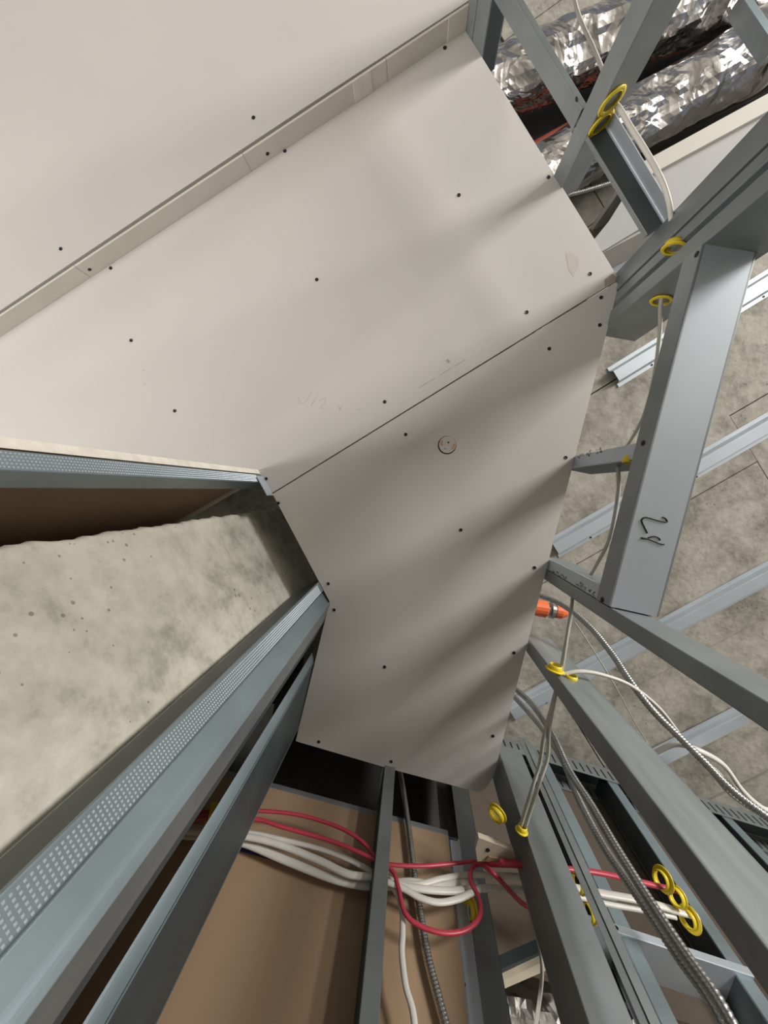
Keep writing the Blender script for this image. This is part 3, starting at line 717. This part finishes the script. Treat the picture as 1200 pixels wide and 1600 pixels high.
wbox('wall_board', W6, (-0.14, sW1), (0.077, 0.089), (2.50, SZ-0.035), 'brown', wf)
# far end wall of the floor
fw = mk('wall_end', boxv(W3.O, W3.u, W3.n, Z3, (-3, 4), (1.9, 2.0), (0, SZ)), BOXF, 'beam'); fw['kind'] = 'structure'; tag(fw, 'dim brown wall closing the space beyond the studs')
duct((800, 1572), (1110, 1622), 2.62, 0.085, 'far foil wrapped duct low between the lower studs', seed=9, ext0=0.3, ext1=0.8)
a_, b_ = P(795, 1606, 2.60), P(900, 1640, 2.60)
v, f = sweep([a_-(b_-a_)*0.3, a_, b_], 0.05, 16); tag(mk('wrapped_pipe', v, f, 'tan_wrap', smooth=True), 'tan wrapped pipe under the far foil duct', 'pipe')
# beige bracket board and dark rail
bk = thing('nailer_board', 'cream board scrap with one screw behind the red cables', 'board', P(775, 1335, 2.55))
zk = 2.50
def quad_plate(name, px, z0, dz, m, parent):
    mk(name, *prism([P(x, y, z0) for x, y in px], z0, z0+dz), m, parent)
quad_plate('board', [(743, 1326), (748, 1309), (802, 1329), (808, 1347), (746, 1346)], zk, 0.012, 'beige', bk)
screw(P(762, 1328, zk), DN, bk)
quad_plate('shim', [(758, 1346), (764, 1339), (808, 1347), (808, 1352)], zk-0.004, 0.003, 'kraft', bk)
quad_plate('clip', [(762, 1307), (778, 1311), (780, 1318), (764, 1314)], zk+0.02, 0.003, 'steel_blue', bk)
rl = thing('edge_rail', 'dark steel rail with a beige board edge below the red cables', 'rail', P(820, 1520, 2.45))
quad_plate('rail', [(778, 1516), (852, 1484), (860, 1496), (784, 1530)], 2.45, 0.02, 'steel_dark', rl)
quad_plate('board_edge', [(786, 1532), (860, 1497), (866, 1511), (788, 1545)], 2.44, 0.02, 'beige', rl)

# ================================================================= CABLES
zw = W3.hit(500, 1340, 0.033)[1]; print('wire z', zw)
def w3(x, y, d): return (x, y, W3.hit(x, y, d)[1])
z1_, z2_ = zw, zw+0.01
cable([w3(250, 1275, 0.024), w3(330, 1268, 0.024), w3(405, 1267, 0.024), w3(470, 1274, 0.024), w3(530, 1293, 0.024), w3(566, 1315, 0.024), w3(588, 1340, 0.024), w3(604, 1350, 0.024), w3(660, 1353, 0.024), w3(720, 1348, 0.024), w3(745, 1347, 0.024), (768, 1362, zw+0.01), (795, 1390, zw+0.01), (812, 1408, zw+0.01), (830, 1420, zw+0.01)], 'red_cable', 'upper red cable arching over the brown board, its end bending down past the board scrap', 0.0040, 0.0030)
cable([w3(250, 1290, 0.018), w3(330, 1276, 0.018), w3(400, 1280, 0.018), w3(440, 1292, 0.018), w3(520, 1315, 0.018), w3(580, 1341, 0.018), w3(612, 1360, 0.018), w3(622, 1385, 0.018), w3(632, 1425, 0.018), w3(655, 1446, 0.018), w3(695, 1458, 0.018), w3(730, 1452, 0.018), w3(750, 1430, 0.018), w3(748, 1402, 0.018), w3(735, 1375, 0.018), w3(742, 1352, 0.018), (780, 1351, zw+0.02), (830, 1353, zw+0.02)], 'red_cable', 'lower red cable hanging in a loop beside the slim stud', 0.0042, 0.0032)
cable([(780, 1346, zw+0.022), (850, 1354, zw+0.03), (930, 1363, zw+0.045), (1000, 1378, zw+0.06), (1060, 1392, zw+0.07)], 'red_cable', 'red cable crossing behind the double faced stud towards the twin grommets', 0.0055, 0.004)
wht = 'white_cable'
cable([w3(280, 1290, 0.040), w3(340, 1298, 0.040), w3(390, 1302, 0.040), w3(440, 1312, 0.040), w3(500, 1326, 0.040), w3(550, 1345, 0.040), w3(600, 1372, 0.040), w3(650, 1382, 0.040), w3(690, 1373, 0.040), w3(730, 1367, 0.040), (800, 1369, zw+0.02), (860, 1376, zw+0.03)], wht, 'uppermost white cable over the brown board', 0.0060, 0.0035)
cable([w3(280, 1296, 0.033), w3(340, 1304, 0.033), w3(390, 1308, 0.033), w3(440, 1321, 0.033), w3(500, 1345, 0.033), w3(545, 1366, 0.033), w3(590, 1372, 0.033), w3(640, 1386, 0.033), w3(700, 1392, 0.033), w3(760, 1388, 0.033), (830, 1391, zw+0.02), (880, 1396, zw+0.03)], wht, 'second white cable down over the brown board', 0.0075, 0.004)
cable([w3(280, 1304, 0.046), w3(340, 1308, 0.046), w3(386, 1318, 0.046), w3(450, 1345, 0.046), w3(530, 1375, 0.046), w3(590, 1384, 0.046), w3(640, 1379, 0.046), w3(680, 1384, 0.046), w3(730, 1380, 0.046), w3(742, 1375, 0.046)], wht, 'lowest and thickest white cable over the brown board', 0.0095, 0.004)
cable([w3(600, 1376, 0.022), w3(630, 1388, 0.022), w3(655, 1402, 0.022), w3(685, 1410, 0.022), w3(715, 1405, 0.022), w3(735, 1396, 0.022), w3(752, 1388, 0.022)], wht, 'white cable bowing down in a short loop in front of the armoured cable', 0.0062, 0.0035)
cable([w3(604, 1380, 0.028), w3(618, 1394, 0.028), w3(628, 1420, 0.028), w3(629, 1460, 0.028), w3(628, 1490, 0.028), w3(634, 1540, 0.028), w3(645, 1580, 0.028), w3(652, 1640, 0.028)], wht, 'thin white cable dropping beside the slim stud', 0.0050, 0.0032)
cable([(860, 1378, zw+0.03), (930, 1394, zw+0.045), (1000, 1407, zw+0.055), (1060, 1424, zw+0.06), (1090, 1432, zw+0.06)], wht, 'upper white cable between the slim stud and the twin grommets', 0.0080, 0.004)
cable([(870, 1392, zw+0.03), (940, 1410, zw+0.04), (1000, 1421, zw+0.05), (1055, 1432, zw+0.055)], wht, 'lower white cable between the slim stud and the twin grommets', 0.0060, 0.004)
armoured([w3(618, 1180, 0.052), w3(627, 1215, 0.052), w3(638, 1290, 0.052), w3(648, 1370, 0.052), w3(656, 1420, 0.052), w3(668, 1490, 0.052), w3(686, 1560, 0.052), w3(705, 1630, 0.052)], 'armoured cable running down the brown board beside the slim stud', 0.0062)
# lower right
cable([(822, 1385, 2.46), (830, 1430, 2.44), (843, 1480, 2.42), (847, 1520, 2.41), (842, 1570, 2.40), (832, 1630, 2.38)], 'grey_cable', 'grey cable hanging down in front of the double faced stud', 0.0042, 0.003)
zu = 2.42
g_ = W4.hit_s(815, 1298, a1-0.002); gp = W4.pt(a1-0.002, g_[0], g_[1])
grommet(gp, W4.u, 'yellow grommet at the foot of the two strand cable on the double faced stud', 0.012, 0.007)
gA = gp.z
bd_ = W4.hit_s(877, 1053, b1-0.002); gb = W4.pt(b1-0.002, bd_[0], bd_[1]); gB = gb.z
print('grommets z', gA, gB)
grommet(gb+Vector((-0.012, -0.008, 0)), W4.u, 'yellow twin grommet ring on the streaked stud, nearer the ceiling', 0.018, 0.010, 'twin grommets on the streaked stud')
grommet(gb+Vector((0.016, 0.010, -0.002)), W4.u, 'yellow twin grommet ring on the streaked stud, farther from the ceiling', 0.018, 0.010, 'twin grommets on the streaked stud')
cable([(897, 905, 2.66), (893, 950, gB+0.06), (886, 995, gB+0.02), (877, 1050, gB), (866, 1095, gB-0.0), (858, 1140, (gA+gB)/2), (855, 1185, (gA+gB)/2), (842, 1225, gA+0.01), (820, 1294, gA)], 'grey_cable', 'grey cable through both grommets, strand bulging to the right', 0.0042, 0.003)
cable([(893, 960, gB+0.05), (885, 1000, gB+0.02), (875, 1052, gB), (863, 1100, gB), (850, 1150, (gA+gB)/2), (843, 1195, (gA+gB)/2), (832, 1230, gA+0.01), (813, 1292, gA)], 'grey_cable', 'grey cable through both grommets, straighter strand', 0.0042, 0.003)
cable([(878, 1054, gB), (905, 1049, gB), (940, 1054, gB), (985, 1071, gB), (1030, 1107, gB), (1072, 1160, gB), (1120, 1205, gB), (1175, 1255, gB), (1240, 1300, gB), (1500, 1480, gB)], wht, 'white cable leaving the twin grommet towards the twisted bundle', 0.0050, 0.0035)
cable([(1020, 1178, gB+0.03), (1055, 1163, gB+0.02), (1090, 1172, gB), (1130, 1195, gB), (1160, 1235, gB-0.01), (1190, 1262, gB-0.01), (1240, 1290, gB-0.01), (1500, 1470, gB-0.01)], wht, 'white cable arching over the furring channel into the twisted bundle', 0.0058, 0.004)
cable([(1072, 1165, gB+0.01), (1110, 1205, gB+0.02), (1140, 1240, gB+0.02), (1180, 1268, gB+0.02), (1240, 1300, gB+0.02), (1500, 1480, gB+0.02)], 'grey_cable', 'lower grey cable of the twisted bundle at the frame edge', 0.0045, 0.003)
armoured([(820, 925, 2.80), (845, 931, 2.78), (880, 946, 2.74), (920, 978, 2.68), (955, 1020, 2.62), (985, 1065, 2.56), (1020, 1110, 2.52), (1060, 1150, 2.50), (1100, 1190, 2.48), (1150, 1240, 2.45), (1240, 1305, 2.42), (1500, 1485, 2.38)], 'armoured cable curving from the orange fitting to the frame edge', 0.0068)
armoured([(785, 1065, 2.80), (806, 1077, 2.76), (835, 1105, 2.68), (864, 1150, 2.58), (890, 1205, 2.50), (925, 1260, 2.43), (960, 1320, 2.36), (1010, 1400, 2.29), (1070, 1490, 2.23), (1120, 1560, 2.19), (1165, 1640, 2.16)], 'front armoured cable of the pair running down past the blocking rail', 0.0068)
armoured([(785, 1072, 2.82), (800, 1085, 2.79), (845, 1135, 2.68), (880, 1190, 2.58), (905, 1250, 2.50), (945, 1325, 2.41), (1000, 1405, 2.32), (1062, 1497, 2.25), (1108, 1560, 2.21), (1150, 1640, 2.18)], 'rear armoured cable of the pair running down past the blocking rail', 0.0066)
cable([(898, 972, 2.90), (920, 1005, 2.92), (960, 1070, 2.95), (990, 1125, 3.03), (1018, 1172, 3.115)], 'grey_cable', 'thin pale wire hanging slack below the slab', 0.0018)
# loose grommets
for (x, y, z), r, lb in (((778, 1270, 2.52), 0.019, 'empty yellow grommet ring just under the curled ceiling corner'), ((1036, 1374, zw+0.07), 0.022, 'yellow grommet ring above the red cable end'), ((1060, 1402, zw+0.066), 0.018, 'yellow grommet ring around the red cable end'), ((1078, 1436, zw+0.06), 0.022, 'yellow grommet ring around the white cable ends'),
        ((737, 1420, zw+0.01), 0.020, 'yellow grommet ring inside the hanging red loop'), ((905, 1380, zw+0.04), 0.018, 'upper yellow grommet glimpsed between double and slim stud'), ((922, 1425, zw+0.03), 0.018, 'lower yellow grommet glimpsed between double and slim stud'),
        ((336, 1268, zw), 0.019, 'upper yellow grommet in the shade beside the rounded stud'), ((326, 1295, zw), 0.019, 'lower yellow grommet in the shade beside the rounded stud')):
    grommet(P(x, y, z), W3.u + Vector((0.0, 0, 0.35)) if x != 778 else Z3 + W3.u*0.9 - W3.n*0.5, lb, r)
